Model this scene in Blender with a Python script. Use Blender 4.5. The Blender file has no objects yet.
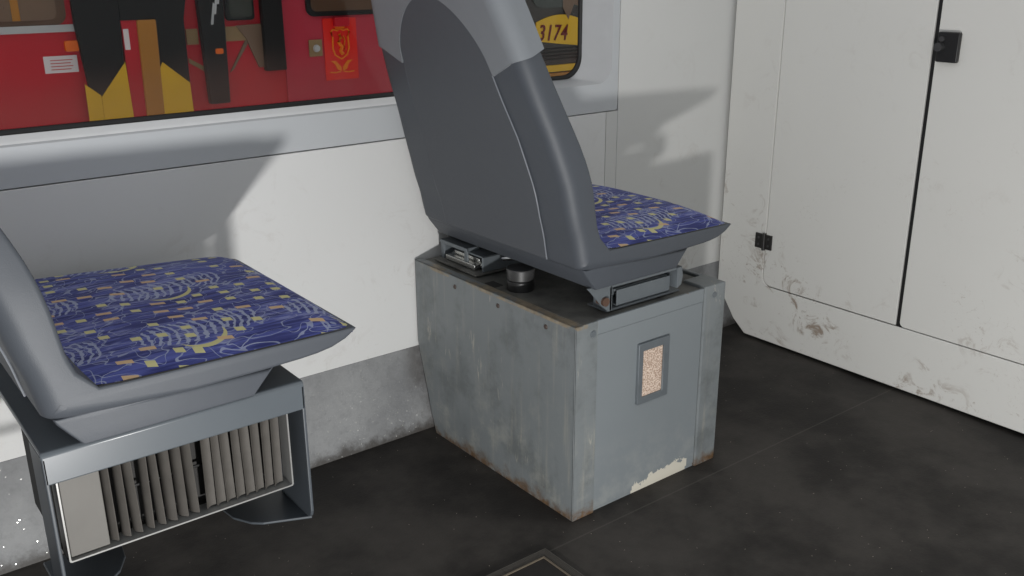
import bpy, bmesh, math, random
from mathutils import Vector, Matrix
from mathutils.geometry import tessellate_polygon
random.seed(7)
S = bpy.context.scene
COL = S.collection
PI = math.pi

# ------------------------------------------------------------------ materials
class NT:
    """small node helper: every method returns a socket"""
    def __init__(self, name):
        self.m = bpy.data.materials.new(name); self.m.use_nodes = True
        self.t = self.m.node_tree; self.n = self.t.nodes; self.l = self.t.links
        self.b = self.n['Principled BSDF']; self.out = self.n['Material Output']
        self._co = None
    def put(self, sock, v):
        if isinstance(v, bpy.types.NodeSocket): self.l.new(v, sock)
        elif isinstance(v, (tuple, list)) and len(v) == 3 and len(sock.default_value) == 4: sock.default_value = (*v, 1)
        else: sock.default_value = v
    def co(self):
        if self._co is None: self._co = self.n.new('ShaderNodeTexCoord').outputs['Object']
        return self._co
    def xyz(self, v=None):
        s = self.n.new('ShaderNodeSeparateXYZ'); self.put(s.inputs[0], v or self.co()); return s.outputs
    def vec(self, x, y, z=0.0):
        s = self.n.new('ShaderNodeCombineXYZ')
        for i, v in enumerate((x, y, z)): self.put(s.inputs[i], v)
        return s.outputs[0]
    def m_(self, op, a, b=0.0, c=0.0, clamp=False):
        s = self.n.new('ShaderNodeMath'); s.operation = op; s.use_clamp = clamp
        self.put(s.inputs[0], a); self.put(s.inputs[1], b); self.put(s.inputs[2], c); return s.outputs[0]
    def add(s, a, b): return s.m_('ADD', a, b)
    def sub(s, a, b): return s.m_('SUBTRACT', a, b)
    def mul(s, a, b): return s.m_('MULTIPLY', a, b)
    def lt(s, a, b): return s.m_('LESS_THAN', a, b)
    def gt(s, a, b): return s.m_('GREATER_THAN', a, b)
    def ramp(self, v, lo, hi, a=0.0, b=1.0):
        s = self.n.new('ShaderNodeMapRange'); s.interpolation_type = 'SMOOTHSTEP' ; s.clamp = True
        for i, x in enumerate((v, lo, hi, a, b)): self.put(s.inputs[i], x)
        return s.outputs[0]
    def scale(self, v, k):
        s = self.n.new('ShaderNodeVectorMath'); s.operation = 'MULTIPLY'
        self.put(s.inputs[0], v); self.put(s.inputs[1], k); return s.outputs[0]
    def vadd(self, v, k):
        s = self.n.new('ShaderNodeVectorMath'); s.operation = 'ADD'
        self.put(s.inputs[0], v); self.put(s.inputs[1], k); return s.outputs[0]
    def noise(self, sc, det=3.0, rough=0.55, v=None, dist=0.0, color=False):
        s = self.n.new('ShaderNodeTexNoise'); self.put(s.inputs['Vector'], v or self.co())
        s.inputs['Scale'].default_value = sc; s.inputs['Detail'].default_value = det
        s.inputs['Roughness'].default_value = rough; s.inputs['Distortion'].default_value = dist
        return s.outputs['Color'] if color else s.outputs[0]
    def white(self, v, color=False):
        s = self.n.new('ShaderNodeTexWhiteNoise'); self.put(s.inputs['Vector'], v)
        return s.outputs['Color'] if color else s.outputs['Value']
    def voro(self, sc, v=None, out='Distance', feature='F1'):
        s = self.n.new('ShaderNodeTexVoronoi'); s.feature = feature; self.put(s.inputs['Vector'], v or self.co())
        s.inputs['Scale'].default_value = sc; return s.outputs[out]
    def mix(self, f, a, b):
        s = self.n.new('ShaderNodeMix'); s.data_type = 'RGBA'
        self.put(s.inputs[0], f); self.put(s.inputs[6], a); self.put(s.inputs[7], b); return s.outputs[2]
    def bump(self, h, st=0.3, d=0.002):
        s = self.n.new('ShaderNodeBump'); s.inputs['Strength'].default_value = st; s.inputs['Distance'].default_value = d
        self.put(s.inputs['Height'], h); self.l.new(s.outputs[0], self.b.inputs['Normal'])
    def fin(self, col, rough=0.5, metal=0.0, spec=0.5):
        self.put(self.b.inputs['Base Color'], col); self.put(self.b.inputs['Roughness'], rough)
        self.put(self.b.inputs['Metallic'], metal); self.put(self.b.inputs['Specular IOR Level'], spec)
        return self.m

def lin(r, g, b):
    f = lambda c: (c/255/12.92) if c/255 <= .04045 else ((c/255+.055)/1.055)**2.4
    return (f(r), f(g), f(b))

def plain(name, col, rough=.5, metal=0., spec=.5, var=.12, sc=20, grain=0.0):
    t = NT(name); n = t.noise(sc, 4)
    dark = tuple(c*(1-var) for c in col); lite = tuple(min(1, c*(1+var)) for c in col)
    if grain: t.bump(t.noise(grain, 2), .25, .001)
    return t.fin(t.mix(n, dark, lite), rough, metal, spec)

def wall_mat(name, col, scuff, scuffcol=(.30,.24,.19)):
    t = NT(name); x, y, z = t.xyz()
    n = t.noise(3, 4); c = t.mix(n, tuple(k*.96 for k in col), tuple(k*1.03 for k in col))
    # grubby marks: thin broken streaks, mostly low down
    low = t.ramp(z, .75, .05, 0.0, 1.0)
    st = t.noise(16, 6, .72, dist=1.1)
    m1 = t.ramp(st, .53, .66)
    patch = t.ramp(t.noise(4.2, 3), .46, .66)
    m = t.mul(t.mul(m1, patch), t.m_('MULTIPLY_ADD', low, .85, .1))
    fine = t.ramp(t.noise(55, 5, .75, dist=1.5), .58, .70)
    m2 = t.mul(t.mul(fine, t.ramp(t.noise(7, 2), .45, .68)), t.m_('MULTIPLY_ADD', low, .8, .05))
    tot = t.mul(t.m_('MAXIMUM', m, m2), scuff)
    t.bump(t.noise(260, 2), .05, .001)
    return t.fin(t.mix(tot, c, scuffcol), .55, 0, .35)

M = {}
M['wall'] = wall_mat('painted_wall', lin(216, 216, 214), .35)
M['corner'] = wall_mat('painted_wall_worn', lin(208, 208, 205), .45)
M['cab'] = wall_mat('painted_cabinet', lin(216, 215, 210), 1.0)
M['surround'] = plain('window_surround_paint', lin(186, 189, 191), .45, 0, .4, .03, 8)
M['alu'] = plain('brushed_sill', lin(176, 177, 178), .5, .0, .5, .06, 30)
M['sill'] = plain('sill_painted_light', lin(238, 238, 237), .3, 0, .5, .05, 30)  # whiter than the reveal: light from above is put into the colour
M['rubber'] = plain('black_rubber', (.012,.012,.012), .5, 0, .4)
M['dark'] = plain('dark_void', (.02,.019,.018), .8)
M['plastic_dark'] = plain('back_shell_plastic', lin(92, 95, 100), .52, 0, .4, .05, 60, 900)
M['plastic_panel'] = plain('back_panel_plastic', lin(80, 83, 88), .6, 0, .35, .05, 60, 900)
M['plastic_light'] = plain('head_cover_plastic', lin(122, 126, 130), .55, 0, .4, .04, 60, 900)
M['plastic_old'] = plain('side_shell_plastic', lin(72, 76, 82), .5, 0, .4, .05, 60, 900)
M['edge'] = plain('panel_edge', lin(122, 126, 132), .5)  # pale tone stands in for the highlight on the panel lip
M['metal_dark'] = plain('bracket_steel', lin(104, 110, 114), .42, .25, .5, .15, 40)
M['chrome'] = plain('rail_steel', (.62,.62,.6), .22, .95, .5, .2, 60)
M['black'] = plain('black_plastic', (.016,.016,.016), .4, 0, .5)
M['gunmetal'] = plain('knob_band', (.10,.10,.10), .4, .6, .5, .4, 50)
M['slat'] = plain('dusty_slat', lin(80, 77, 73), .6, .1, .3, .25, 45)
M['cover'] = plain('dull_plate', lin(94, 92, 88), .55, .1, .4, .14, 18)
M['trimmetal'] = plain('bright_frame', lin(150, 150, 148), .35, .4, .5, .1, 40)
M['heater'] = plain('heater_paint', lin(82, 88, 93), .28, 0, .6, .08, 14, 0)
M['heater_in'] = plain('heater_inner_paint', lin(64, 69, 74), .42, 0, .5, .1, 14)
M['hinge'] = plain('hinge_black', (.022,.021,.02), .4, .1, .5)

def rusty(name):
    t = NT(name); x, y, z = t.xyz()
    base = t.mix(t.noise(6, 5), lin(112, 117, 119), lin(128, 133, 134))
    # vertical runs and scratches
    runs = t.ramp(t.noise(2.4, 5, .7, t.scale(t.co(), (26, 26, 1.6))), .52, .74)
    base = t.mix(t.mul(runs, .38), base, lin(168, 164, 150))
    scr = t.mul(t.ramp(t.noise(3, 4, .7, t.scale(t.vadd(t.co(), (0, 0, 3)), (22, 22, 4)), 1.2), .60, .68), t.ramp(t.noise(7, 3), .45, .65))
    base = t.mix(t.mul(scr, .65), base, lin(190, 184, 168))
    drk = t.ramp(t.noise(9, 6, .7), .46, .7)
    base = t.mix(t.mul(t.mul(t.ramp(t.noise(15, 6, .72), .48, .68), t.ramp(z, .3, .05)), .5), base, lin(158, 158, 150))
    base = t.mix(t.mul(drk, .5), base, lin(80, 84, 84))
    hz = t.add(z, t.mul(t.sub(t.noise(26, 5, .7), .5), .085))
    rust = t.mul(t.ramp(hz, .032, .0), t.ramp(t.noise(33, 5, .7), .34, .56))
    rc = t.mix(t.noise(60, 4), lin(44, 31, 20), lin(122, 86, 42))
    base = t.mix(t.mul(rust, .9), base, rc)
    spots = t.mul(t.ramp(t.noise(38, 4, .6), .70, .76), t.ramp(z, .17, .02))
    base = t.mix(spots, base, lin(96, 58, 36))
    rim = t.mul(t.gt(z, .392), t.ramp(t.noise(24, 5, .72, t.scale(t.co(), (1, .5, 1))), .44, .56))
    base = t.mix(t.mul(t.mul(rim, t.lt(x, .03)), .85), base, t.mix(t.noise(70, 3), lin(88, 76, 62), lin(176, 160, 132)))
    return t.fin(base, .42, .1, .5)
M['box'] = rusty('scratched_box_paint')

def front_paint(name):
    t = NT(name); x, y, z = t.xyz()
    base = t.mix(t.noise(5, 4), lin(119, 125, 128), lin(128, 134, 137))
    lowg = t.mul(t.ramp(z, .17, .02), t.ramp(t.noise(20, 5, .7), .4, .7))
    base = t.mix(t.mul(lowg, .3), base, lin(165, 166, 160))
    # bare white chip along the lower edge
    n = t.mul(t.sub(t.noise(45, 5, .7), .5), .05)
    inx = t.mul(t.ramp(x, .135, .2), t.ramp(x, .325, .315))
    ztop = t.m_('MULTIPLY_ADD', t.ramp(x, .13, .25), .018, .012)
    chip = t.mul(t.lt(t.add(z, n), ztop), t.gt(inx, .35))
    base = t.mix(chip, base, lin(205, 200, 186))
    sp = t.ramp(t.voro(14), .05, .03)
    base = t.mix(t.mul(sp, .6), base, lin(120, 92, 72))
    return t.fin(base, .42, .1, .5)
M['front'] = front_paint('front_panel_paint')

def dirty_top(name):
    t = NT(name); x, y, z = t.xyz()
    d = t.noise(9, 6, .65)
    base = t.mix(t.ramp(d, .3, .7), lin(66, 66, 64), lin(116, 115, 110))
    edge = t.mul(t.ramp(x, .035, .004), t.ramp(t.noise(30, 5, .7), .42, .6))
    base = t.mix(edge, base, lin(150, 138, 116))
    return t.fin(base, .6, .05, .4)
M['top'] = dirty_top('grimy_lid')

def floor_mat(name):
    t = NT(name); x, y, z = t.xyz()
    a = t.noise(3.2, 6, .62); b = t.noise(40, 4, .6)
    c = t.mix(t.ramp(a, .38, .64), lin(30, 27, 25), lin(70, 66, 62))
    c = t.mix(t.mul(b, .5), c, lin(40, 37, 34))
    seam = t.m_('ABSOLUTE', t.add(y, .045))
    c = t.mix(t.mul(t.lt(seam, .0018), .22), c, lin(108, 104, 98))
    sp = t.white(t.scale(t.co(), (1, 1, 1)))
    cell = t.voro(190); keep = t.gt(t.white(t.voro(190, out='Position')), .985)
    c = t.mix(t.mul(t.mul(t.lt(cell, .16), keep), .7), c, lin(190, 180, 165))
    t.bump(t.noise(180, 3), .35, .002)
    return t.fin(c, t.m_('MULTIPLY_ADD', a, .25, .5), 0, .3)
M['floor'] = floor_mat('worn_safety_floor')

def kick_mat(name):
    t = NT(name); x, y, z = t.xyz()
    a = t.noise(5, 6, .68); b = t.noise(55, 5, .7)
    c = t.mix(t.ramp(a, .3, .7), lin(120, 121, 122), lin(146, 147, 147))
    c = t.mix(t.mul(t.ramp(b, .45, .75), .3), c, lin(96, 97, 99))
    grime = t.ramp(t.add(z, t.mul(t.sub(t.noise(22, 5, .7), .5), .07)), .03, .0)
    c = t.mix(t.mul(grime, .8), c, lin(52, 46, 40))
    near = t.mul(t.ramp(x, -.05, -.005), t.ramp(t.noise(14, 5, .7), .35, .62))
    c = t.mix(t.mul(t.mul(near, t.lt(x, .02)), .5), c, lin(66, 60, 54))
    pos = t.voro(240, out='Position'); d = t.voro(240)
    fl = t.mul(t.gt(t.white(pos), .96), t.lt(d, .3))
    c = t.mix(fl, c, lin(225, 225, 220))
    t.bump(t.noise(160, 3), .3, .002)
    return t.fin(c, t.m_('MULTIPLY_ADD', fl, -.45, .6), t.mul(fl, .6), .4)
M['kick'] = kick_mat('speckled_kick_strip')

def insert_mat(name):
    t = NT(name)
    c = t.mix(t.ramp(t.noise(330, 3, .7), .4, .6), lin(156, 130, 112), lin(216, 198, 182))
    return t.fin(c, .8)
M['insert'] = insert_mat('speckled_mineral_insert')

def fabric(name, upright=False):
    t = NT(name); x, y, z = t.xyz()
    if upright: t._co = t.vec(z, y, 0.0); x, y, z = t.xyz()
    # woven blue with long dark streaks across the seat depth
    s1 = t.noise(1.0, 4, .6, t.scale(t.co(), (9, 120, 1)))
    c = t.mix(t.ramp(s1, .38, .62), lin(48, 53, 108), lin(84, 92, 158))
    pale = lin(158, 165, 188)
    # thin pale streaks in some zones
    zone = t.ramp(t.noise(9, 2), .46, .6)
    s2 = t.noise(1.0, 3, .6, t.scale(t.co(), (22, 210, 1)))
    c = t.mix(t.mul(t.mul(t.ramp(s2, .5, .58), zone), .75), c, lin(140, 146, 190))
    # wandering thread lines
    wob = t.vadd(t.scale(t.co(), (1, 1, 0)), (0, 0, 0))
    for (k, o, sx, sy, w) in ((1, 0.0, 15, 34, .009), (2, 3.7, 30, 26, .008)):
        nn = t.noise(1.0, 1.2, .5, t.vadd(t.scale(wob, (sx, sy, 1)), (o, o*2, o)), .35)
        ln = t.lt(t.m_('ABSOLUTE', t.sub(nn, .5)), w)
        c = t.mix(t.mul(ln, .7), c, pale)
    # repeat: rib harps with a crescent hanging under them
    px, py = .215, .195
    row = t.m_('FLOOR', t.m_('DIVIDE', t.sub(y, -.062), py))
    ly = t.sub(t.sub(t.sub(y, -.062), t.mul(row, py)), py/2)
    odd = t.m_('FLOORED_MODULO', row, 2.0)
    xs = t.add(t.sub(x, .226-px/2), t.mul(odd, -.022))
    colx = t.m_('FLOOR', t.m_('DIVIDE', xs, px))
    lx = t.sub(t.sub(xs, t.mul(colx, px)), px/2)
    # local frame: lx along depth, ly across (towards wall positive); crescent bows to -y
    wob2 = t.mul(t.sub(t.noise(60, 2), .5), .016)
    for (ox, oy, hw, hh, ps) in ((-.012, .050, .062, .036, .0125), (.070, .062, .030, .038, .0105)):
        dx = t.sub(lx, ox); dy = t.sub(ly, oy)
        inside = t.lt(t.add(t.m_('POWER', t.m_('DIVIDE', t.m_('ABSOLUTE', dx), hw), 2), t.m_('POWER', t.m_('DIVIDE', t.m_('ABSOLUTE', dy), hh), 2)), 1.0)
        bow = t.add(t.add(dx, t.mul(t.m_('MULTIPLY', dy, dy), 9.0)), wob2)
        fr = t.m_('ABSOLUTE', t.sub(t.m_('FRACT', t.m_('DIVIDE', bow, ps)), .5))
        c = t.mix(t.mul(t.mul(t.lt(fr, .19), inside), .9), c, pale)
    def circ(cx, cy, r):
        dx = t.sub(lx, cx); dy = t.sub(ly, cy)
        return t.lt(t.add(t.mul(dx, dx), t.mul(dy, dy)), r*r)
    moon = t.mul(circ(.006, .030, .036), t.sub(1.0, circ(.002, .0405, .0385)))
    c = t.mix(t.mul(moon, .95), c, lin(198, 192, 134))
    # small yellow and apricot flecks
    gx, gy = .034, .041
    cx = t.m_('FLOOR', t.m_('DIVIDE', x, gx))
    yy = t.add(y, t.mul(t.m_('FLOORED_MODULO', cx, 2.0), gy*.5))
    cy = t.m_('FLOOR', t.m_('DIVIDE', yy, gy))
    cell = t.vec(cx, cy, 3.0)
    rv = t.n.new('ShaderNodeSeparateColor'); t.put(rv.inputs[0], t.white(cell, True)); r1, r2, r3 = rv.outputs[:3]
    fx = t.sub(x, t.mul(t.add(cx, t.m_('MULTIPLY_ADD', r1, .4, .3)), gx))
    fy = t.sub(yy, t.mul(t.add(cy, t.m_('MULTIPLY_ADD', r2, .4, .3)), gy))
    fy = t.add(fy, t.mul(fx, .25))
    ap = t.gt(r3, .52)
    hw = t.m_('MULTIPLY_ADD', ap, .0035, .0064); hh = t.m_('MULTIPLY_ADD', ap, -.0014, .0062)
    fleck = t.mul(t.lt(t.m_('ABSOLUTE', fx), hw), t.lt(t.m_('ABSOLUTE', fy), hh))
    fleck = t.mul(fleck, t.gt(t.white(t.vec(cx, cy, 9.0)), .26))
    c = t.mix(t.mul(fleck, .95), c, t.mix(ap, lin(204, 198, 140), lin(206, 174, 132)))
    t.bump(t.noise(700, 2), .2, .001)
    t.fin(c, .85, 0, .25)
    t.b.inputs['Sheen Weight'].default_value = .08
    return t.m
M['fabric'] = fabric('patterned_moquette'); M['fabric_back'] = fabric('patterned_moquette_back', True)

def glass(name):
    t = NT(name); x, y, z = t.xyz()
    tr = t.n.new('ShaderNodeBsdfTransparent'); tr.inputs[0].default_value = (.90, .92, .91, 1)
    gl = t.n.new('ShaderNodeBsdfGlossy'); gl.inputs['Roughness'].default_value = .02
    df = t.n.new('ShaderNodeBsdfDiffuse'); df.inputs[0].default_value = (*lin(120, 96, 88), 1)
    fr = t.n.new('ShaderNodeFresnel'); fr.inputs[0].default_value = 1.22
    m1 = t.n.new('ShaderNodeMixShader'); t.put(m1.inputs[0], fr.outputs[0]); t.l.new(tr.outputs[0], m1.inputs[1]); t.l.new(gl.outputs[0], m1.inputs[2])
    band = t.mul(t.ramp(t.add(z, t.mul(t.sub(t.noise(4, 3), .5), .1)), .87, .77), .10)
    dots = t.mul(t.gt(t.noise(120, 2), .77), .25)
    m2 = t.n.new('ShaderNodeMixShader'); t.put(m2.inputs[0], t.m_('MAXIMUM', band, dots)); t.l.new(m1.outputs[0], m2.inputs[1]); t.l.new(df.outputs[0], m2.inputs[2])
    t.l.new(m2.outputs[0], t.out.inputs[0]); return t.m
M['glass'] = glass('dusty_glass')
M['red'] = plain('tram_red', lin(196, 22, 40), .4, 0, .4, .12, 5)
M['red_dull'] = plain('tram_red_faded', lin(190, 40, 62), .5, 0, .4, .12, 5)
M['red_bright'] = plain('poster_red', lin(238, 40, 30), .5, 0, .3, .04, 5)
M['orange'] = plain('crest_orange', lin(244, 128, 24), .6, 0, .3, .1, 40)
M['yellow'] = plain('tram_yellow', lin(226, 176, 24), .45, 0, .4, .12, 6)
M['ochre'] = plain('tram_ochre', lin(176, 116, 36), .5, 0, .4, .15, 8)
M['tblack'] = plain('door_black', lin(24, 23, 23), .5, 0, .2, .2, 8)
M['tgrey'] = plain('tram_grey', lin(190, 190, 190), .5)
M['khaki'] = plain('khaki_plate', lin(150, 122, 84), .5, 0, .4, .12, 20)
M['brown'] = plain('brown_gusset', lin(118, 92, 72), .6)
M['tglass'] = plain('tram_window', lin(58, 62, 56), .15, 0, .5, .6, 9)
M['tinterior'] = plain('tram_window_brown', lin(92, 66, 48), .3, 0, .4, .6, 7)
M['green'] = plain('tram_green', lin(40, 98, 54), .45, 0, .4, .15, 6)
M['darkfront'] = plain('tram_front_dark', lin(58, 52, 48), .4, 0, .35, .35, 10)
M['digits'] = plain('digit_red', lin(112, 28, 26), .6, 0, .3, .1)
M['paper'] = plain('white_sticker', lin(232, 222, 222), .6, 0, .3, .03)
M['lampo'] = plain('amber_lens', lin(240, 110, 20), .25, 0, .5, .1)
M['print'] = plain('sticker_print', lin(206, 96, 92), .6)

# ------------------------------------------------------------------ geometry
def smooth(me, ang=35):
    for p in me.polygons: p.use_smooth = True
    try: me.set_sharp_from_angle(angle=math.radians(ang))
    except Exception: pass

def obj(name, bm, mat, parent=None, sm=35, bevel=0.0, seg=2):
    bmesh.ops.recalc_face_normals(bm, faces=bm.faces)
    me = bpy.data.meshes.new(name); bm.to_mesh(me); bm.free()
    me.materials.append(mat)
    if sm: smooth(me, sm)
    o = bpy.data.objects.new(name, me); COL.objects.link(o)
    if parent: o.parent = parent
    if bevel:
        b = o.modifiers.new('bevel', 'BEVEL'); b.width = bevel; b.segments = seg; b.limit_method = 'ANGLE'; b.angle_limit = math.radians(40)
    return o

def box(bm, a, b):
    x0, y0, z0 = a; x1, y1, z1 = b
    v = [bm.verts.new(p) for p in ((x0,y0,z0),(x1,y0,z0),(x1,y1,z0),(x0,y1,z0),(x0,y0,z1),(x1,y0,z1),(x1,y1,z1),(x0,y1,z1))]
    for f in ((3,2,1,0),(4,5,6,7),(0,1,5,4),(1,2,6,5),(2,3,7,6),(3,0,4,7)): bm.faces.new([v[i] for i in f])
    return bm
def B(*boxes):
    bm = bmesh.new()
    for a, b in boxes: box(bm, a, b)
    return bm

def prism(bm, pts, axis, a, b):
    """polygon of 2-d points extruded along an axis from a to b (axis 0: pts=(y,z); 1: pts=(x,z); 2: pts=(x,y))"""
    def P(p, d):
        return {0: (d, p[0], p[1]), 1: (p[0], d, p[1]), 2: (p[0], p[1], d)}[axis]
    A = [bm.verts.new(P(p, a)) for p in pts]; Bv = [bm.verts.new(P(p, b)) for p in pts]
    n = len(pts)
    bm.faces.new(A); bm.faces.new(Bv[::-1])
    for i in range(n): bm.faces.new((A[i], A[(i+1) % n], Bv[(i+1) % n], Bv[i]))
    return bm
def PR(pts, axis, a, b): return prism(bmesh.new(), pts, axis, a, b)

def cyl(bm, p, q, r, r2=None, n=20):
    p = Vector(p); q = Vector(q); d = (q-p); r2 = r if r2 is None else r2
    m = d.to_track_quat('Z', 'Y').to_matrix()
    A = [bm.verts.new(p + m @ Vector((r*math.cos(2*PI*i/n), r*math.sin(2*PI*i/n), 0))) for i in range(n)]
    C = [bm.verts.new(q + m @ Vector((r2*math.cos(2*PI*i/n), r2*math.sin(2*PI*i/n), 0))) for i in range(n)]
    bm.faces.new(A[::-1]); bm.faces.new(C)
    for i in range(n): bm.faces.new((A[i], A[(i+1) % n], C[(i+1) % n], C[i]))
    return bm
def CY(*a, **k): return cyl(bmesh.new(), *a, **k)

def tube(bm, pts, r, n=8, closed=False):
    """swept tube"""
    rings = []
    N = len(pts)
    for i, p in enumerate(pts):
        p = Vector(p)
        if closed: d = Vector(pts[(i+1) % N]) - Vector(pts[i-1])
        else: d = Vector(pts[min(i+1, N-1)]) - Vector(pts[max(i-1, 0)])
        m = d.to_track_quat('Z', 'Y').to_matrix()
        rings.append([bm.verts.new(p + m @ Vector((r*math.cos(2*PI*k/n), r*math.sin(2*PI*k/n), 0))) for k in range(n)])
    R = range(N if closed else N-1)
    for i in R:
        a, b = rings[i], rings[(i+1) % N]
        for k in range(n): bm.faces.new((a[k], a[(k+1) % n], b[(k+1) % n], b[k]))
    if not closed: bm.faces.new(rings[0][::-1]); bm.faces.new(rings[-1])
    return bm

def rrect(x0, z0, x1, z1, r, n=8, corners=(1,1,1,1)):
    """rounded rectangle points ccw from lower left; corners: ll, lr, ur, ul"""
    out = []
    for (cx, cz, a0, on, sx, sz) in ((x0, z0, PI, corners[0], 1, 1), (x1, z0, 1.5*PI, corners[1], -1, 1), (x1, z1, 0, corners[2], -1, -1), (x0, z1, .5*PI, corners[3], 1, -1)):
        if on:
            for i in range(n+1):
                a = a0 + .5*PI*i/n
                out.append((cx+sx*r+r*math.cos(a), cz+sz*r+r*math.sin(a)))
        else: out += [(cx, cz)]*(n+1)
    return out

def ring_loft(bm, loops):
    vs = [[bm.verts.new(p) for p in L] for L in loops]
    n = len(loops[0])
    for a, b in zip(vs, vs[1:]):
        for i in range(n):
            q = []
            for v in (a[i], a[(i+1) % n], b[(i+1) % n], b[i]):
                if all((v.co-w.co).length > 1e-7 for w in q): q.append(v)
            if len(q) > 2: bm.faces.new(q)
    return vs

def empty(name, label, cat, loc=(0,0,0), group=None, rz=0):
    o = bpy.data.objects.new(name, None); COL.objects.link(o); o.location = loc; o.rotation_euler[2] = rz
    o.empty_display_size = .05
    o['label'] = label; o['category'] = cat
    if group: o['group'] = group
    return o
def struct(o, label, cat): o['kind'] = 'structure'; o['label'] = label; o['category'] = cat; return o
def lab(o, t): o['label'] = t; return o
def interp(x, xs, ys):
    if x <= xs[0]: return ys[0]
    for i in range(1, len(xs)):
        if x <= xs[i]:
            f = (x-xs[i-1])/(xs[i]-xs[i-1]); return ys[i-1]+f*(ys[i]-ys[i-1])
    return ys[-1]
def catmull(pts, n):
    out = []
    for i in range(len(pts)-1):
        p0 = pts[max(i-1,0)]; p1 = pts[i]; p2 = pts[i+1]; p3 = pts[min(i+2,len(pts)-1)]
        for k in range(n):
            t = k/n
            out.append(tuple(.5*((2*b)+(-a+c)*t+(2*a-5*b+4*c-d)*t*t+(-a+3*b-3*c+d)*t**3) for a,b,c,d in zip(p0,p1,p2,p3)))
    out.append(tuple(pts[-1])); return out

# ------------------------------------------------------------------ the setting
YW = .54          # window wall face
XR = 1.022        # cabinet face
struct(obj('floor', B(((-2.4, -2.4, -.05), (1.9, .62, 0))), M['floor'], sm=0), 'dark worn safety floor of the carriage', 'floor')

# window wall: core with a hole, lower panel, corner panel, window surround
bm = bmesh.new()
WX0, WX1, WZ0, WZ1 = -1.7, .511, .752, 1.55
for a, b in (((-2.4, .561, 0), (1.9, .62, WZ0-.03)), ((-2.4, .561, WZ1), (1.9, .62, 1.9)), ((-2.4, .561, WZ0-.03), (WX0, .62, WZ1)), ((WX1+.05, .561, WZ0-.03), (1.9, .62, WZ1))): box(bm, a, b)
struct(obj('wall_back', bm, M['wall'], sm=0), 'white window wall behind both seats', 'wall')
struct(obj('trim_1', B(((-2.4, YW, .19), (.5725, .561, .6665))), M['wall'], sm=0, bevel=.0015), 'white lower wall panel below the window', 'wall panel')
bm = B(((.6125, YW, .178), (1.045, .561, 1.9)), ((.5745, YW+.001, .19), (.6125, .561, .6665)))
struct(obj('trim_2', bm, M['corner'], sm=0, bevel=.001), 'scuffed white corner panel between window and cabinet', 'wall panel')
# kick strip: leaning skirting with a grimy foot
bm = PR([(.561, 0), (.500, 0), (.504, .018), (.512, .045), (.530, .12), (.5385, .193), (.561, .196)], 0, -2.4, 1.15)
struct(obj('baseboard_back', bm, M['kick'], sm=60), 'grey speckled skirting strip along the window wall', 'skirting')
# window surround: flat face with slanted reveal
bm = bmesh.new(); N = 8
outer = [(x, YW, z) for x, z in rrect(-2.4, .669, .6095, 1.9, .006, N, (0,1,1,0))]
face1 = [(x, YW, z) for x, z in rrect(WX0-.06, .7365, .588, 1.6, .045, N)]
lip = [(x, YW+.003, z) for x, z in rrect(WX0-.055, .7395, .583, 1.595, .045, N)]
inner = [(x, .566, z) for x, z in rrect(WX0, WZ0, WX1, WZ1, .05, N)]
ring_loft(bm, [[(x, .561, z) for x, y, z in outer], outer, face1])
sur = struct(obj('trim_3', bm, M['surround'], sm=50), 'pale grey window surround above the wall panel', 'window surround')
bm = bmesh.new(); ring_loft(bm, [face1, lip, inner, [(x, .572, z) for x, y, z in inner]])
w = obj('window_1', bm, M['alu'], sm=50); struct(w, 'tram window with bright reveal, red tram outside', 'window')
bm = bmesh.new()
rr = [rrect(WX0+d, WZ0+d, WX1-d, WZ1-d, .05-d*.3, N) for d in (0, .003, .008, .009)]
ring_loft(bm, [[(x, y, z) for x, z in L] for L, y in ((rr[0], .565), (rr[1], .563), (rr[2], .565), (rr[3], .568), (rr[3], .571))])
obj('rubber_seal', bm, M['rubber'], w, sm=50)
bm = PR([(YW+.0025, .7390), (YW+.0085, .7435), (.5635, .7525), (.5635, .750), (YW+.0085, .741)], 0, WX0+.02, .40)
lab(obj('sill_strip', bm, M['sill'], w, sm=0, bevel=.0006), 'metal sill strip, painted bright for light from above')
obj('glass_pane', B(((WX0, .570, WZ0), (WX1, .575, WZ1))), M['glass'], w, sm=0)

# ------------------------------------------------------------------ right-hand cabinet
cab = empty('equipment_cabinet', 'tall white scuffed cabinet with two doors on the right', 'cabinet', (XR, 0, 0))
T = .022
def rel(pts): return pts
gy0, gy1, gz = -.038, .372, .166
bm = bmesh.new()
# stile + bottom rail as one face with rounded inner corner; (y, z)
inner_c = [(gy1-.03+.03*math.cos(a), gz+.03-.03*math.sin(a)) for a in [PI/2*i/8 for i in range(9)]]
pts = [(.527, 1.9), (.527, .14), (.520, .122), (.462, .042), (.420, .008), (-1.6, .008), (-1.6, gz)] + inner_c[::-1] + [(gy1, 1.9)]
prism(bm, pts, 0, 0, T)
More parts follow.
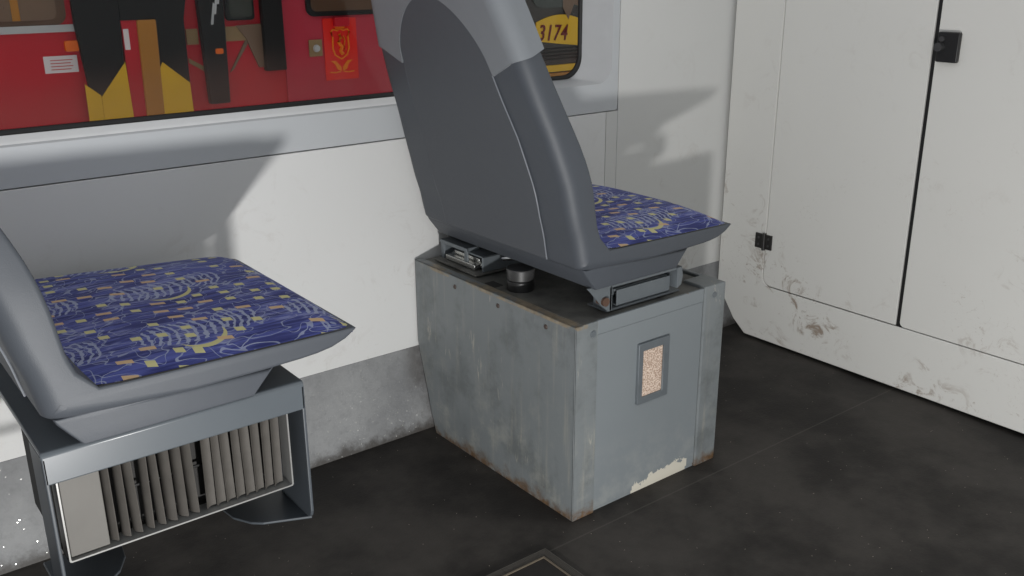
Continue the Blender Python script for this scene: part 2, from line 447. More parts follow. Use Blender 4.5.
# door 2 runs out of frame; rail under it is part of the same sheet
fr = obj('front_frame', bm, M['cab'], cab, sm=0, bevel=.0025)
def door(y0, y1, rl, off):
    g = .0022 if not rl else .0032
    L = rrect(y0+g, gz+g, y1-g, 1.9, .028, 8, (0, 1, 0, 0)) if rl else rrect(y0+g, gz+g, y1-g, 1.9, .012, 6, (0, 1, 0, 0))
    return PR([p for i, p in enumerate(L) if i == 0 or p != L[i-1]], 0, off, T)
d1 = obj('door', door(gy0+.002, gy1, True, -.0015), M['cab'], cab, sm=0, bevel=.0015)
d2 = obj('door', door(-1.6, gy0-.0025, False, .0005), M['cab'], cab, sm=0, bevel=.0015)
obj('carcass', B(((T, -1.6, .02), (.5, .40, 1.9)), ((T-.006, gy0-.02, gz-.01), (T+.01, gy0+.02, 1.9))), M['dark'], cab, sm=0)
obj('gap_shade_strip', B(((.003, gy0-.0085, gz-.002), (T, gy0+.0045, 1.9))), M['rubber'], cab, sm=0)  # black filler added so the gap between the doors reads as shade
# hinge on door 1
h = obj('hinge', B(((-.006, .348, .271), (.0, .369, .312)), ((-.006, .376, .271), (.0, .402, .312))), M['hinge'], d1, sm=0, bevel=.0012)
obj('hinge_pin', CY((-.006, .3725, .268), (-.006, .3725, .315), .0052), M['hinge'], h)
for yy, zz in ((.390, .301), (.390, .282), (.358, .301), (.358, .282)):
    obj('screw', CY((-.0075, yy, zz), (-.005, yy, zz), .0032, n=10), M['gunmetal'], h)
# latch on door 2
lt = obj('latch', PR(rrect(-.0985, .803, -.049, .868, .004, 3), 0, -.012, .0), M['black'], d2, bevel=.002)
obj('latch_knob', cyl(CY((-.024, -.058, .836), (-.011, -.058, .836), .0095), (-.016, -.060, .853), (-.011, -.060, .853), .006), M['gunmetal'], lt)

# ------------------------------------------------------------------ equipment box under the second seat
W, D, H = .406, .533, .40
bx = empty('equipment_box', 'grey scratched steel box with rusty foot under the upright seat', 'box')
def side_pts(e=0): return [(e, 0), (.470, 0), (.488, .05), (.497, .085), (.530, .195), (D, .21), (D, H-e), (e, H-e)]
bm = bmesh.new(); prism(bm, side_pts(.006), 0, .004, W-.004)
obj('carcass', bm, M['front'], bx, sm=0)
# left panel bends round the front corner and over the top edge
bm = bmesh.new(); prism(bm, side_pts(), 0, 0, .004)
box(bm, (0, 0, 0), (.055, .005, H)); box(bm, (0, 0, H-.004), (.02, D, H))
sp = obj('side_panel', bm, M['box'], bx, sm=0, bevel=.004, seg=3)
obj('front_panel', B(((.0555, .0025, .009), (.3425, .007, .372))), M['front'], bx, sm=0, bevel=.001)
obj('top_rail', B(((.0555, .0015, .3725), (.3425, .007, H))), M['front'], bx, sm=0, bevel=.001)
obj('corner_post', B(((.344, -.001, 0), (W, .06, H+.003)), ((W-.012, .06, H-.02), (W, D, H+.003))), M['box'], bx, sm=0, bevel=.003)
obj('lid', B(((.018, .004, H-.012), (.392, D-.004, H-.003))), M['top'], bx, sm=0, bevel=.001)
# little vent in the front
bm = bmesh.new()
o_ = rrect(.160, .200, .244, .327, .002, 2); i_ = rrect(.172, .214, .228, .311, .001, 2)
ring_loft(bm, [[(x, .003, z) for x, z in o_], [(x, -.004, z) for x, z in o_], [(x, -.004, z) for x, z in i_], [(x, .003, z) for x, z in i_]])
vf = obj('vent_frame', bm, M['metal_dark'], bx, sm=30, bevel=.0008)
lab(obj('vent_insert', B(((.171, -.0005, .213), (.229, .003, .312))), M['insert'], vf, sm=0), 'speckled beige vent insert')
for (x, z) in ((.042, .378), (.372, .382)):
    obj('screw', CY((x, -.0025, z), (x, .001, z), .006, .007, n=14), M['metal_dark'], bx)
for y in (.379, .23, .083):
    obj('rivet', CY((-.002, y, .377), (.001, y, .377), .004, .0055, n=12), plain('rust_rivet', lin(72, 60, 54), .6), bx)
# black knob and slot on the lid
kb = obj('knob', CY((.063, .238, H-.004), (.063, .238, H+.018), .029, n=28), M['black'], bx, bevel=.002)
lab(obj('knob_collar', CY((.063, .238, H+.018), (.063, .238, H+.042), .027, .029, n=28), M['gunmetal'], kb, bevel=.002), 'dull metal collar')
bm = bmesh.new(); box(bm, (.026, .275, H-.0035), (.048, .31, H-.0022))
obj('slot', bm, M['dark'], bx, sm=0)

# ------------------------------------------------------------------ seats
# profile in seat x-z; near side y0(x,z), far side y1(x,z)
back_line = [(.014,.503),(.010,.520),(.003,.553),(-.009,.591),(-.024,.652),(-.051,.7335),(-.076,.80),(-.099,.8705),(-.126,.962),(-.160,1.06),(-.172,1.10)]
front_line = [(.071,.530),(.058,.555),(.049,.583),(.040,.640),(.024,.700),(-.011,.783),(-.049,.875),(-.066,.935),(-.078,.975),(-.112,1.06),(-.126,1.10)]
bz = [p[1] for p in back_line]; bxs = [p[0] for p in back_line]
fz = [p[1] for p in front_line]; fxs = [p[0] for p in front_line]
def y_near(x, z):
    a = interp(z, [.50, .66, .74, .87, .96, 1.1], [0, .002, .012, .035, .062, .105])
    return a + interp(x, [.08, .452], [0, .004])
def y_far(x, z):
    a = interp(z, [.50, .66, .74, .87, .96, 1.1], [.522, .522, .508, .486, .461, .43])
    e = min(1, max(0, (x-.395)/.058))
    return a - interp(x, [.08, .452], [0, .060]) - .045*(1-math.sqrt(1-e*e))

def side_loft(prof, rad, k=5, inset=0.0, stretch=lambda x: x):
    """solid between near and far side from an x-z outline (ccw), each outline point with its own edge radius"""
    bm = bmesh.new(); n = len(prof)
    nor = []
    for i in range(n):
        a = Vector(prof[i-1]); b = Vector(prof[i]); c = Vector(prof[(i+1) % n])
        d = ((b-a).normalized() + (c-b).normalized())
        d = d.normalized() if d.length > 1e-6 else (c-b).normalized()
        nor.append(Vector((-d.y, d.x)))      # inward for ccw outline
    loops = []
    for side in (0, 1):
        seq = range(k+1) if side == 0 else range(k, -1, -1)
        for j in seq:
            a = PI/2*j/k; L = []
            for i, (x, z) in enumerate(prof):
                r = rad[i]; q = Vector((x, z)) + nor[i]*(r*(1-math.sin(a)))
                dy = r*(1-math.cos(a)) + inset
                yy = r*(1-math.cos(a)) + inset
                L.append((stretch(q.x), (y_near(x, z)+yy) if side == 0 else (y_far(x, z)-yy), q.y))
            loops.append(L)
    vs = ring_loft(bm, loops)
    for ring in (vs[0], vs[-1]):
        for tri in tessellate_polygon([[Vector((v.co.x, v.co.z, 0)) for v in ring]]):
            try: bm.faces.new([ring[i] for i in tri])
            except ValueError: pass
    return bm

def make_seat(name, label, loc, tip):
    stretch = lambda x: x if x < .10 else .10+(x-.10)*(tip-.10)/.351     # the two cushions differ a little in depth
    root = empty(name, label, 'seat', loc, 'passenger seats')
    # --- one-piece shell: tray band + backrest (ccw outline in x,z)
    under = [(.0185,.499),(.027,.4945),(.040,.4925),(.10,.4925),(.20,.4925),(.30,.4925),(.36,.494),(.385,.4955),(.410,.499),(.434,.507)]
    nose = [(.450,.5185),(.451,.5205),(.447,.522)]
    seatline = [(.43,.5225),(.405,.523),(.385,.5235),(.36,.524),(.33,.5245),(.20,.527),(.10,.529),(.080,.5295)]
    fl = catmull(front_line[1:], 3); bl = catmull(back_line, 3)
    prof = under + nose + seatline + fl + bl[::-1]
    rad = [.026,.026,.024,.016]+[.006]*(len(under)-4) + [.003]*len(nose) + [.004]*len(seatline) + [.006]*len(fl) + [.026]*len(bl)
    sh = obj('shell', side_loft(prof, rad, 6, 0, stretch), M['plastic_old'], root, sm=50)
    # --- narrower pan below the band
    pan = [(.054,.4565),(.285,.4565),(.308,.480),(.322,.4955),(.0235,.4995),(.0275,.4905),(.040,.474)]
    obj('seat_pan', side_loft(pan, [.004]*len(pan), 3, .007, stretch), M['plastic_old'], root, sm=30, bevel=.002)
    # --- upholstered cushion
    bm = bmesh.new(); NU, NV = 40, 36
    def plan(u, v):
        x = .062 + u*(.447-.062)
        zb = interp(x, [.062, .20, .33, .447], [.531, .5275, .5248, .5215])
        ya = y_near(x, .52)+.0045+.016*max(0, (.108-x)/.046)**2; yb = y_far(x, .52)-.010
        yy = ya+(yb-ya)*v
        w_ = 1-abs(2*v-1)**3.2
        fr_ = 1-max(0, (u-.88)/.12)**2.2
        crown = .018*w_*fr_*min(1, .35+u*2) + .006*(1-max(0, abs(2*v-1)-.9)/.1)*fr_ 
        hollow = -.006*math.exp(-((u-.45)/.28)**2-((v-.5)/.3)**2)
        return stretch(x), yy, zb+crown+hollow
    g = [[bm.verts.new(plan(i/NU, j/NV)) for j in range(NV+1)] for i in range(NU+1)]
    for i in range(NU):
        for j in range(NV): bm.faces.new((g[i][j], g[i+1][j], g[i+1][j+1], g[i][j+1]))
    rim = [g[i][0] for i in range(NU+1)] + [g[NU][j] for j in range(1, NV+1)] + [g[i][NV] for i in range(NU-1, -1, -1)] + [g[0][j] for j in range(NV-1, 0, -1)]
    lo = [bm.verts.new(v.co-Vector((0, 0, .008))) for v in rim]
    n = len(rim)
    for i in range(n): bm.faces.new((rim[i], rim[(i+1) % n], lo[(i+1) % n], lo[i]))
    bm.faces.new(lo)
    cu = obj('cushion', bm, M['fabric'], root, sm=60)
    lab(cu, 'blue patterned seat cushion')
    # dark piping line where the cloth meets the tray
    pp = []
    for i in range(0, NU+1): pp.append(plan(i/NU, 0))
    tb = bmesh.new(); tube(tb, [(x, y-.002, z-.001) for x, y, z in pp], .0013, 6)
    obj('piping', tb, M['rubber'], cu)
    # --- upholstered pad on the front of the backrest
    bm = bmesh.new(); NZ, NY = 22, 18
    def pad(a, b, d):
        z = .548+a*(1.05-.548); x = interp(z, fz, fxs)
        y0 = y_near(x, z)+.03; y1 = y_far(x, z)-.03
        bul = (1-abs(2*a-1)**4)*(1-abs(2*b-1)**4)
        return (x-.003+d*(.004+.004*bul), y0+(y1-y0)*b, z)
    g = [[bm.verts.new(pad(i/NZ, j/NY, 1)) for j in range(NY+1)] for i in range(NZ+1)]
    h_ = [[bm.verts.new(pad(i/NZ, j/NY, -.6)) for j in range(NY+1)] for i in range(NZ+1)]
    for i in range(NZ):
        for j in range(NY):
            bm.faces.new((g[i][j], g[i+1][j], g[i+1][j+1], g[i][j+1])); bm.faces.new((h_[i][j], h_[i][j+1], h_[i+1][j+1], h_[i+1][j]))
    for i in range(NZ):
        bm.faces.new((g[i][0], h_[i][0], h_[i+1][0], g[i+1][0])); bm.faces.new((g[i][NY], g[i+1][NY], h_[i+1][NY], h_[i][NY]))
    for j in range(NY):
        bm.faces.new((g[0][j], g[0][j+1], h_[0][j+1], h_[0][j])); bm.faces.new((g[NZ][j], h_[NZ][j], h_[NZ][j+1], g[NZ][j+1]))
    obj('back_cushion', bm, M['fabric_back'], root, sm=60)
    # --- darker insert panel on the back, arched at the top
    CY_, TOPZ = .257, .963
    def half(z):      # half width of the panel at a height
        if z <= .838: return interp(z, [.49, .62, .73, .838], [.160, .168, .158, .138])
        return .138*math.sqrt(max(0, 1-((z-.838)/(TOPZ-.838))**2.0))
    zs = [.503+(.838-.503)*i/16 for i in range(17)] + [.838+(TOPZ-.838)*math.sin(PI/2*i/14) for i in range(1, 14)] + [TOPZ-.0004]
    bm = bmesh.new(); NB = 16; rows = []
    for layer in (-1, 1):
        R_ = []
        for z in zs:
            hw = half(z) - (.0 if layer < 0 else .0); x0 = interp(z, bz, bxs)
            R_.append([bm.verts.new((x0 - (.0030 if layer < 0 else -.004) + .0, CY_ + hw*(2*j/NB-1), z)) for j in range(NB+1)])
        rows.append(R_)
    a, b = rows
    for i in range(len(zs)-1):
        for j in range(NB):
            bm.faces.new((a[i][j], a[i][j+1], a[i+1][j+1], a[i+1][j])); bm.faces.new((b[i][j], b[i+1][j], b[i+1][j+1], b[i][j+1]))
        bm.faces.new((a[i][0], a[i+1][0], b[i+1][0], b[i][0])); bm.faces.new((a[i][NB], b[i][NB], b[i+1][NB], a[i+1][NB]))
    for j in range(NB):
        bm.faces.new((a[0][j], b[0][j], b[0][j+1], a[0][j+1])); bm.faces.new((a[-1][j], a[-1][j+1], b[-1][j+1], b[-1][j]))
    bp = obj('back_panel', bm, M['plastic_panel'], root, sm=50)
    for sgn in (-1, 1):
        tb = tube(bmesh.new(), [(interp(z, bz, bxs)-.0022, CY_+sgn*(half(z)+.0005), z) for z in zs[:17]], .0013, 6)
        e_ = obj('panel_edge', tb, M['edge'] if sgn < 0 else M['plastic_panel'], bp)  # near edge coloured pale as a painted highlight, far edge in panel colour
        if sgn < 0: lab(e_, 'painted highlight along the panel edge')
    # --- lighter head cover wrapped over the top, cut out around the arch
    bm = bmesh.new(); TOP = 1.112
    cols = []      # (kind, y-or-blend, lower z)
    def section(t, z, off):
        """t in [0,1] along: near wing front -> ridge -> back -> ridge far -> far wing front"""
        xb = interp(z, bz, bxs); xf = interp(z, fz, fxs); ya = y_near(xb, z); yb = y_far(xb, z); r = .026
        segs = [(0, .14), (.14, .22), (.22, .78), (.78, .86), (.86, 1)]
        if t <= .14: f = t/.14; return (xf+.004+(xb+r-xf-.004)*f, ya-off, z)
        if t <= .22: a_ = (t-.14)/.08*PI/2; return (xb+r-(r+off)*math.sin(a_), ya+r-(r+off)*math.cos(a_), z)
        if t < .78: f = (t-.22)/.56; return (xb-off, ya+r+(yb-ya-2*r)*f, z)
        if t < .86: a_ = (t-.78)/.08*PI/2; return (xb+r-(r+off)*math.cos(a_), yb-r+(r+off)*math.sin(a_), z)
        f = (t-.86)/.14; return (xb+r+(xf+.004-xb-r)*f, yb+off, z)
    def zlow(t):
        if t <= .22 or t >= .78: 
            tt = min(t, 1-t)
            return interp(tt, [0, .14, .18, .22], [.885, .874, .868, .862])
        p = section(t, .86, 0); dy = abs(p[1]-CY_)
        if dy >= .1385: return interp(dy, [.1385, .20], [.837, .862])
        return .838+(TOPZ+.002-.838)*math.sqrt(max(0, 1-(dy/.1385)**2.0))
    tl = [i*.02 for i in range(8)] + [.15+.014*i for i in range(6)] + [.225+.0055*i for i in range(101)] + [.79+.014*i for i in range(6)] + [.86+.02*i for i in range(8)]
    tl = sorted(set(round(min(1, max(0, v)), 4) for v in tl))
    NR = 10; OUT = []; INN = []
    for off, store in ((.0045, OUT), (-.004, INN)):
        for t in tl:
            zl = zlow(t)
            # arch columns follow constant y (so the cut-out stays symmetric)
            store.append([bm.verts.new(section(t, zl+(TOP-.012-zl)*k/NR, off)) for k in range(NR+1)])
    for i in range(len(tl)-1):
        for k in range(NR):
            bm.faces.new((OUT[i][k], OUT[i+1][k], OUT[i+1][k+1], OUT[i][k+1])); bm.faces.new((INN[i][k], INN[i][k+1], INN[i+1][k+1], INN[i+1][k]))
        bm.faces.new((OUT[i][0], INN[i][0], INN[i+1][0], OUT[i+1][0]))
    for i in (0, len(tl)-1):
        for k in range(NR): bm.faces.new((OUT[i][k], OUT[i][k+1], INN[i][k+1], INN[i][k]))
    top_ = [OUT[i][NR] for i in range(len(tl))]
    cap = [bm.verts.new(v.co+Vector((.006, (CY_-v.co.y)*.03, .012))) for v in top_]
    for i in range(len(tl)-1): bm.faces.new((top_[i], top_[i+1], cap[i+1], cap[i]))
    bm.faces.new(cap); bm.faces.new([INN[i][NR] for i in range(len(tl))][::-1] + [])
    for i in (0, len(tl)-1): bm.faces.new((top_[i], cap[i], INN[i][NR]))
    lab(obj('head_cover', bm, M['plastic_light'], root, sm=40), 'lighter grey cover over the top of the backrest')
    return root

seat_a = make_seat('passenger_seat', 'grey bus seat facing right, standing on the scratched steel box', (0, 0, 0), .416)
# slide rails carrying this seat on its box
def rail(y0, y1, outer):
    r = obj('slide_rail', B(((.030, y0, .4005), (.292, y1, .4045))), M['top'], seat_a, sm=0, bevel=.001)
    bm = bmesh.new()
    box(bm, (.052, y0+.006, .404), (.27, y0+.010, .438)); box(bm, (.052, y1-.010, .404), (.27, y1-.006, .438)); box(bm, (.052, y0+.006, .434), (.27, y1-.006, .438))
    obj('channel', bm, M['metal_dark'], r, sm=0, bevel=.0015)
    bm = bmesh.new(); 
    box(bm, (.044, y0+.024, .407), (.285, y1-.024, .417)); box(bm, (.062, y0+.032, .419), (.285, y1-.032, .426))
    for q in range(4): cyl(bm, (.066+.05*q, y0+.022, .413), (.066+.05*q, y1-.022, .413), .006, n=12)
    lab(obj('runner', bm, M['chrome'], r, sm=30, bevel=.001), 'bright steel runner')
    return r
def near_bracket():
    r = obj('mounting_bracket', B(((.095, .022, .4005), (.292, .075, .4045))), M['metal_dark'], seat_a, sm=0, bevel=.001)
    # hollow section tube, open towards the back
    bm = bmesh.new()
    box(bm, (.125, .026, .405), (.268, .029, .437)); box(bm, (.125, .060, .405), (.268, .063, .437)); box(bm, (.125, .026, .405), (.268, .063, .408)); box(bm, (.125, .034, .432), (.268, .063, .437))
    obj('tube', bm, M['metal_dark'], r, sm=0, bevel=.001)
    bm = bmesh.new()
    prism(bm, [(.094, .404), (.104, .404), (.104, .452), (.098, .458), (.040, .460), (.048, .452), (.078, .418)], 1, .016, .020)
    box(bm, (.096, .016, .404), (.103, .06, .452)); box(bm, (.098, .016, .449), (.29, .06, .4545))
    prism(bm, [(.274, .412), (.286, .418), (.290, .436), (.286, .455), (.274, .455)], 1, .012, .060)
    obj('ear', bm, M['metal_dark'], r, sm=0, bevel=.0015)
    lab(obj('pivot_bolt', CY((.083, .010, .427), (.083, .03, .427), .0085, n=16), plain('rusty_bolt', lin(92, 70, 58), .6, .3), r), 'rusty pivot bolt')
rail(.345, .50, 1); near_bracket()
bm = bmesh.new(); box(bm, (.048, .40, .404), (.052, .412, .446)); box(bm, (.048, .488, .404), (.052, .500, .446)); box(bm, (.046, .40, .438), (.08, .50, .446))
obj('strap', bm, M['metal_dark'], seat_a, sm=0, bevel=.001)
obj('clamp', B(((.075, .502, .405), (.105, .512, .47)), ((.07, .494, .455), (.10, .514, .475))), M['black'], seat_a, sm=0, bevel=.002)
obj('runner_end', tube(bmesh.new(), [(.07, .42, .418), (.085, .39, .415), (.10, .36, .424), (.13, .33, .428)], .006, 10), M['chrome'], seat_a)

seat_b = make_seat('passenger_seat', 'grey bus seat facing right, mounted on the wall heater', (-.888, -.03, -.0028), .438)

# ------------------------------------------------------------------ heater under the first seat
HX0, HX1, HY = -.884, -.5335, -.015
ht = empty('heater_unit', 'grey heater housing with slatted grille under the front seat', 'heater', (0, 0, 0))
bm = bmesh.new()
prism(bm, [(HY, .409), (HY, .449), (HY+.004, .4535), (.46, .4535), (.46, .4475), (HY+.006, .4475), (HY+.006, .409)], 0, HX0, HX1)
obj('hood', bm, M['heater'], ht, sm=30, bevel=.002)
def plate(x0, x1, depth, flange, nm):
    bm = bmesh.new()
    prism(bm, [(HY, .241), (HY+.003, .232), (HY+.010, .226), (depth, .226), (depth, .446), (HY, .446)], 0, x0, x1)
    prism(bm, flange, 2, .223, .227)
    return obj(nm, bm, M['heater_in'], ht, sm=0, bevel=.0015)
def flange(x, s, d): return [(x, HY+.008), (x+s*.066, .022), (x+s*.080, .034), (x+s*.096, .064), (x+s*.104, d), (x, d)]
plate(HX0, HX0+.005, .05, flange(HX0, 1, .12), 'side_plate'); plate(HX1-.005, HX1, .09, flange(HX1, -1, .14), 'side_plate')
bm = B(((HX0+.05, .10, .40), (HX0+.09, .556, .4475)), ((HX1-.09, .10, .40), (HX1-.05, .556, .4475)), ((HX0, .46, .40), (HX1, .556, .4535)))
obj('wall_bracket', bm, M['heater_in'], ht, sm=0, bevel=.002)
GX0, GX1, GZ0, GZ1, GY = -.869, -.553, .281, .405, .006
obj('heater_core', B(((GX0+.001, GY+.045, GZ0-.004), (GX1-.001, .20, .44)), ((GX0+.001, GY+.012, GZ0-.004), (GX1-.001, GY+.05, GZ0-.001))), M['dark'], ht, sm=0)
bm = bmesh.new()
L0 = rrect(GX0, GZ0, GX1, GZ1, .003, 2); L1 = rrect(GX0+.0022, GZ0+.0022, GX1-.0022, GZ1-.0022, .002, 2)
ring_loft(bm, [[(x, GY+.03, z) for x, z in L0], [(x, GY, z) for x, z in L0], [(x, GY, z) for x, z in L1], [(x, GY+.03, z) for x, z in L1], [(x, GY+.03, z) for x, z in L0]])
gr = obj('grille_frame', bm, M['trimmetal'], ht, sm=30)
lab(obj('cover_plate', B(((GX0+.004, GY+.006, GZ0+.004), (-.8155, GY+.010, GZ1))), M['cover'], gr, sm=0, bevel=.001), 'blank metal plate at the left of the grille')
rs = random.Random(3)
def slat(x, ang, wdt, lean):
    """thin curved blade turning on a vertical axis"""
    bm = bmesh.new(); n = 5; c, s = math.cos(ang), math.sin(ang); A = []
    z0, z1 = GZ0+.005, GZ1+.0
    for th in (0, .0012):
        for zz, ln in ((z0, 0), (z1, lean)):
            row = []
            for i in range(n+1):
                u = wdt*i/n; cv = .003*math.sin(PI*i/n)
                row.append(bm.verts.new((x+ln+c*u-s*(cv+th), GY+.007+s*u+c*(cv+th), zz)))
            A.append(row)
    f0, f1, b0, b1 = A
    for i in range(n):
        bm.faces.new((f0[i], f0[i+1], f1[i+1], f1[i])); bm.faces.new((b0[i], b1[i], b1[i+1], b0[i+1]))
        bm.faces.new((f0[i], b0[i], b0[i+1], f0[i+1])); bm.faces.new((f1[i], f1[i+1], b1[i+1], b1[i]))
    bm.faces.new((f0[0], f1[0], b1[0], b0[0])); bm.faces.new((f0[n], b0[n], b1[n], f1[n]))
    return bm
for i in range(8):
    obj('louver', slat(-.8035+.0158*i, math.radians(112+rs.uniform(-5, 5)), .0195, rs.uniform(-.004, .002)), M['slat'], gr)
for i in range(8):
    obj('louver', slat(-.6815+.0147*i, math.radians(24+rs.uniform(-5, 5)), .0165, rs.uniform(-.002, .002)), M['slat'], gr)
bm = bmesh.new()
for zz in (.345,): cyl(bm, (-.79, GY+.032, zz), (GX1-.004, GY+.032, zz), .0022, n=8)
obj('louver_rod', bm, M['black'], gr)

# ------------------------------------------------------------------ hatch in the floor
hx, hy = -.097, -.035
hatch = empty('floor_hatch', 'floor hatch with ribbed metal border in the foreground', 'hatch', (hx, hy, 0))
bm = bmesh.new(); sx, sy = .62, .50
def frame_ring(bm, a, b, z0, z1):
    L = lambda d, z: [(-sx+d, -sy+d, z), (-d, -sy+d, z), (-d, -d, z), (-sx+d, -d, z)]
    ring_loft(bm, [L(a, z0), L(a, z1), L(b, z1), L(b, z0)])
frame_ring(bm, 0, .020, .0, .0012)
for k in range(5): frame_ring(bm, .0012+.0034*k, .0028+.0034*k, .001, .0032)
fo = obj('hatch_frame', bm, plain('ribbed_border', lin(88, 84, 79), .5, .2), hatch, sm=0)
bm = bmesh.new(); frame_ring(bm, .0195, .0225, 0, .0042)
lab(obj('edge_strip', bm, plain('worn_strip', lin(118, 108, 94), .5, .4), fo, sm=0), 'worn bright inner strip')
obj('lid', B(((-sx+.022, -sy+.022, 0), (-.022, -.022, .002))), plain('hatch_lid', lin(40, 37, 35), .6, 0, .3, .2, 30), hatch, sm=0)

# ------------------------------------------------------------------ red tram outside the window
TY = 1.8
rt = empty('red_tram', 'red tram with black and yellow doors seen through the window', 'tram', (0, TY, -1.0))
def tp(name, pts, mat, parent, y0, y1, bev=.0):
    """outline of x-z points (world) as a panel of real thickness, y relative to the tram side"""
    return obj(name, PR([(x, z+1.0) for x, z in pts], 1, y0*.45 if y0 < 0 else y0, y1*.45), mat, parent, sm=0, bevel=bev*.5)
R4 = lambda x0, z0, x1, z1: [(x0, z0), (x1, z0), (x1, z1), (x0, z1)]
body = tp('body', R4(-3.2, -.65, .735, 2.2), M['red'], rt, 0, .5)
# left bay window with grey sill
wl = tp('window', rrect(-2.2, .856, -.335, 1.7, .03), M['tinterior'], rt, -.008, .01)
tp('seat_back', rrect(-.52, .87, -.36, .935, .02), M['brown'], wl, -.012, -.006)
tp('window_bar', R4(-.475, .87, -.455, 1.7), M['ochre'], wl, -.014, -.006)
tp('sill_strip', R4(-2.2, .836, -.318, .856), M['tgrey'], rt, -.014, .01, .003)
tp('marker_lamp', rrect(-.352, .782, -.314, .812, .006), M['lampo'], rt, -.03, .0, .004)
st = tp('notice', R4(-.412, .724, -.322, .771), M['paper'], rt, -.003, .0)
for k in range(4):
    tp('print_line', R4(-.395, .758-.0085*k, -.335-.006*(k % 2), .7605-.0085*k), M['print'], st, -.004, -.003)
# folding doors: black leaves with yellow feet
dl = tp('door_leaf', [(-.300, .60), (-.205, .60), (-.196, .862), (-.196, 1.7), (-.322, 1.7), (-.322, .862)], M['tblack'], rt, -.06, -.02, .004)
tp('door_foot', [(-.322, .30), (-.276, .30), (-.278, .655), (-.318, .690)], M['yellow'], dl, -.066, -.055)
tp('door_foot', [(-.278, .30), (-.190, .30), (-.194, .59), (-.198, .745), (-.277, .650)], M['yellow'], dl, -.068, -.056)
tp('door_edge', R4(-.194, .30, -.146, .862), M['red'], rt, -.052, -.01)
tp('notice', R4(-.191, .779, -.176, .838), M['paper'], rt, -.056, -.05)
tp('door_post', [(-.158, .30), (-.108, .30), (-.094, .862), (-.150, .862)], M['ochre'], rt, -.075, -.02, .01)
dr = tp('door_leaf', [(-.112, .60), (-.013, .60), (-.010, .862), (.004, .925), (.004, 1.7), (-.196, 1.7), (-.196, .862), (-.100, .862)], M['tblack'], rt, -.064, -.025, .004)
tp('door_foot', [(-.112, .30), (-.006, .30), (-.014, .672), (-.090, .738), (-.110, .70)], M['yellow'], dr, -.07, -.058)
# band, posts and gusset
tp('band', R4(.0, .782, .036, .828), M['khaki'], rt, -.012, .0)
po = tp('post', [(.046, .60), (.110, .60), (.118, .91), (.118, 1.7), (.036, 1.7), (.036, .91)], M['tblack'], rt, -.07, -.01, .008)
tp('repeater_lamp', rrect(.076, .752, .100, .768, .004), M['lampo'], po, -.078, -.068)
for k in range(3):
    tp('painted_glint', [(.07+.012*k, .84+.03*k), (.078+.012*k, .84+.03*k), (.088+.01*k, .90+.02*k), (.083+.01*k, .905+.02*k)], M['tgrey'], po, -.0715, -.069)  # grey slivers painted on the post as a glinting reflection
wm = tp('window', rrect(.128, .848, .222, 1.6, .012), M['tblack'], rt, -.03, .0, .003)
tp('pane', rrect(.140, .858, .214, 1.58, .012), M['tglass'], wm, -.034, -.028)
tp('band', R4(.118, .786, .218, .830), M['khaki'], rt, -.012, .0)
tp('gusset', [(.19, .79), (.226, .70), (.245, .70), (.245, .835), (.16, .832)], M['brown'], rt, -.02, -.002)
tp('brace', [(.128, .69), (.142, .70), (.205, .79), (.190, .79)], M['brown'], rt, -.008, -.0)
tp('brace', [(.0, .742), (.0, .728), (.045, .70), (.045, .715)], M['khaki'], rt, -.008, -.0)
tp('post', R4(.242, .688, .312, 1.7), M['tblack'], rt, -.06, -.005, .006)
tp('end_panel', R4(.318, -.3, .735, 1.7), M['red_dull'], rt, -.012, .0)
wr = tp('window', rrect(.402, .850, .73, 1.6, .028), M['tblack'], rt, -.03, .0, .004)
tp('pane', rrect(.418, .866, .714, 1.58, .02), M['tinterior'], wr, -.033, -.028)
pl = tp('lamp_plate', R4(.404, .722, .452, .776), M['khaki'], rt, -.022, -.01, .003)
obj('lamp', CY((.43, -.018, 1.748), (.43, -.008, 1.748), .010, .013, n=16), M['tgrey'], pl)
ps = tp('poster', R4(.460, .640, .584, .842), M['red_bright'], rt, -.018, -.010)
tp('bracket', rrect(.497, .815, .553, .845, .006), M['red'], rt, -.05, -.012, .004)
# orange crest on the poster: crown, shield, figure, leaves
def crest():
    y = -.0095; cx = .521; bm = bmesh.new()
    sh = [(-.036,.798),(-.028,.806),(-.012,.802),(0,.808),(.012,.802),(.028,.806),(.036,.798),(.030,.780),(.032,.745),(.024,.722),(0,.708),(-.024,.722),(-.032,.745),(-.030,.780)]
    tube(bm, [(cx+a*.95, y, z+1) for a, z in sh], .0030, 6, True)
    prism(bm, [(cx-.016, 1.807), (cx+.016, 1.807), (cx+.021, 1.824), (cx+.010, 1.816), (cx, 1.826), (cx-.010, 1.816), (cx-.021, 1.824)], 1, y-.001, y+.002)
    tube(bm, [(cx+a, y, z+1) for a, z in ((-.004,.790),(.002,.778),(-.008,.764),(.004,.748),(-.002,.735),(.006,.724))], .0065, 8)
    tube(bm, [(cx+a, y, z+1) for a, z in ((.012,.784),(.016,.768),(.012,.752),(.014,.736))], .0025, 6)
    for s in (-1, 1):
        prism(bm, [(cx+s*a, z+1) for a, z in ((.002,.668),(.018,.675),(.026,.692),(.042,.704),(.022,.703),(.010,.690),(.003,.682))], 1, y-.001, y+.002)
        tube(bm, [(cx+s*a, y, z+1) for a, z in ((.006,.667),(.024,.664),(.046,.666))], .0025, 6)
    return bm
lab(obj('crest', crest(), M['orange'], ps), 'orange shield crest with leaves')

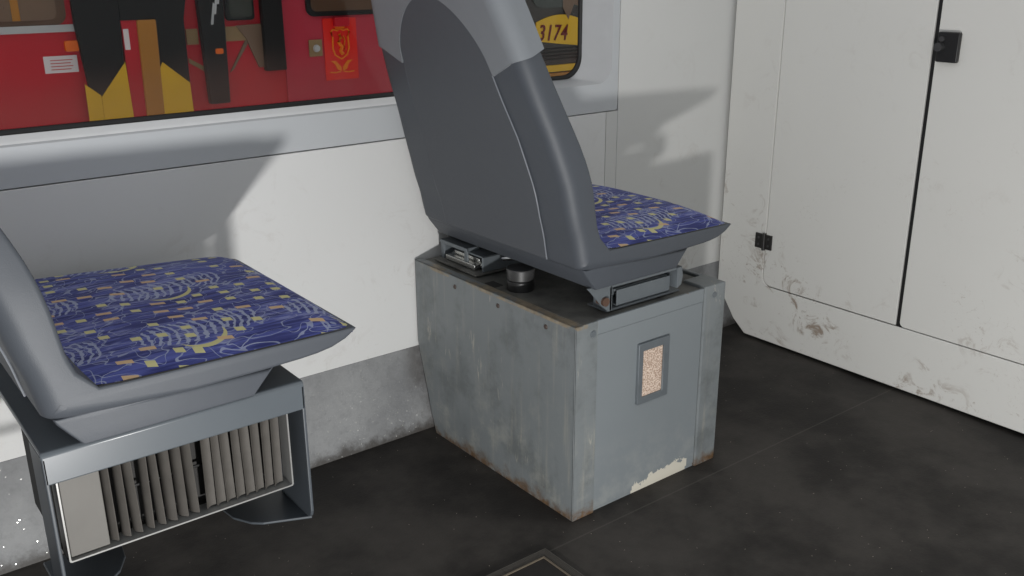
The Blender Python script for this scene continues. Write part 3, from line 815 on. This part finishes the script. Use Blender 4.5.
# second tram: green flank and dark front with its number
gt = empty('green_tram', 'green and dark tram front with yellow number plate', 'tram', (0, 1.9, -1.0))
tp('flank', R4(.74, -.65, 1.30, 2.2), M['green'], gt, .02, .5)
tp('front', R4(1.30, -.65, 3.0, 2.2), M['darkfront'], gt, .0, .5)
arc = [(1.46+.255*i/12, .770+.042*math.sin(PI*(.12+.76*i/12))) for i in range(13)]
npl = tp('number_plate', [(1.455, .712), (1.58, .696), (1.715, .682)] + arc[::-1], M['yellow'], gt, -.012, .0, .003)
tp('bumper_stripe', R4(1.42, .585, 1.9, .612), M['yellow'], gt, -.03, .0, .004)
tp('bumper_stripe', R4(1.42, .560, 1.9, .580), M['ochre'], gt, -.026, .0, .004)
for k in range(4): tp('front_rib', R4(1.42, .632+.014*k, 1.9, .638+.014*k), M['tblack'], gt, -.016, .0, .002)
tp('front_window', rrect(1.44, .84, 2.2, 1.7, .05), M['tglass'], gt, -.010, .0)
tp('rust_patch', [(1.60, .84), (1.63, .79), (1.66, .85), (1.70, .84), (1.70, .95), (1.60, .95)], M['brown'], gt, -.0125, -.009)
fc = bpy.data.curves.new('number_digits', 'FONT'); fc.body = '3174'; fc.size = .088; fc.offset = .0010; fc.extrude = .0015; fc.shear = .22; fc.space_character = 1.12
fo_ = bpy.data.objects.new('digits_source', fc); COL.objects.link(fo_)
bpy.context.view_layer.update()
me = bpy.data.meshes.new_from_object(fo_.evaluated_get(bpy.context.evaluated_depsgraph_get()))
bpy.data.objects.remove(fo_)
me.materials.clear(); me.materials.append(M['digits'])
dg = bpy.data.objects.new('number_digits', me); COL.objects.link(dg); dg.parent = npl
xs_ = [v.co.x for v in me.vertices]; wd = max(xs_)-min(xs_)
dg.rotation_euler = (PI/2, math.radians(1.5), 0); dg.scale = (.156/wd, 1, 1)
dg.location = (1.466, -.0065, 1.714)
dg['label'] = 'dark red digits 3174'

# ------------------------------------------------------------------ light
wd_ = bpy.data.worlds.new('world'); S.world = wd_; wd_.use_nodes = True
bg = wd_.node_tree.nodes['Background']; bg.inputs[0].default_value = (.94, .968, 1.0, 1); bg.inputs[1].default_value = .64
fl = bpy.data.lights.new('camera_flash', 'POINT'); fl.energy = 68; fl.shadow_soft_size = .032; fl.color = (1.0, .99, .975)
fo2 = bpy.data.objects.new('camera_flash', fl); COL.objects.link(fo2); fo2.location = (-.80, -1.13, .158)

# ------------------------------------------------------------------ camera
cam = bpy.data.cameras.new('camera'); co = bpy.data.objects.new('camera', cam); COL.objects.link(co)
yaw, pitch, roll = .6607, .3293, -.0053
f = Vector((math.sin(yaw)*math.cos(pitch), math.cos(yaw)*math.cos(pitch), -math.sin(pitch)))
r = Vector((math.cos(yaw), -math.sin(yaw), 0)); u = r.cross(f)
r2 = r*math.cos(roll)+u*math.sin(roll); u2 = u*math.cos(roll)-r*math.sin(roll)
m = Matrix((r2, u2, -f)).transposed().to_4x4(); m.translation = (-1.0655, -1.186, 1.0193)
co.matrix_world = m
cam.sensor_width = 36; cam.lens = 956.53/1024*36; cam.clip_start = .05
S.camera = co
S.view_settings.view_transform = 'Standard'; S.view_settings.look = 'None'; S.view_settings.gamma = 1; S.view_settings.use_curve_mapping = False
S.view_settings.exposure = 0
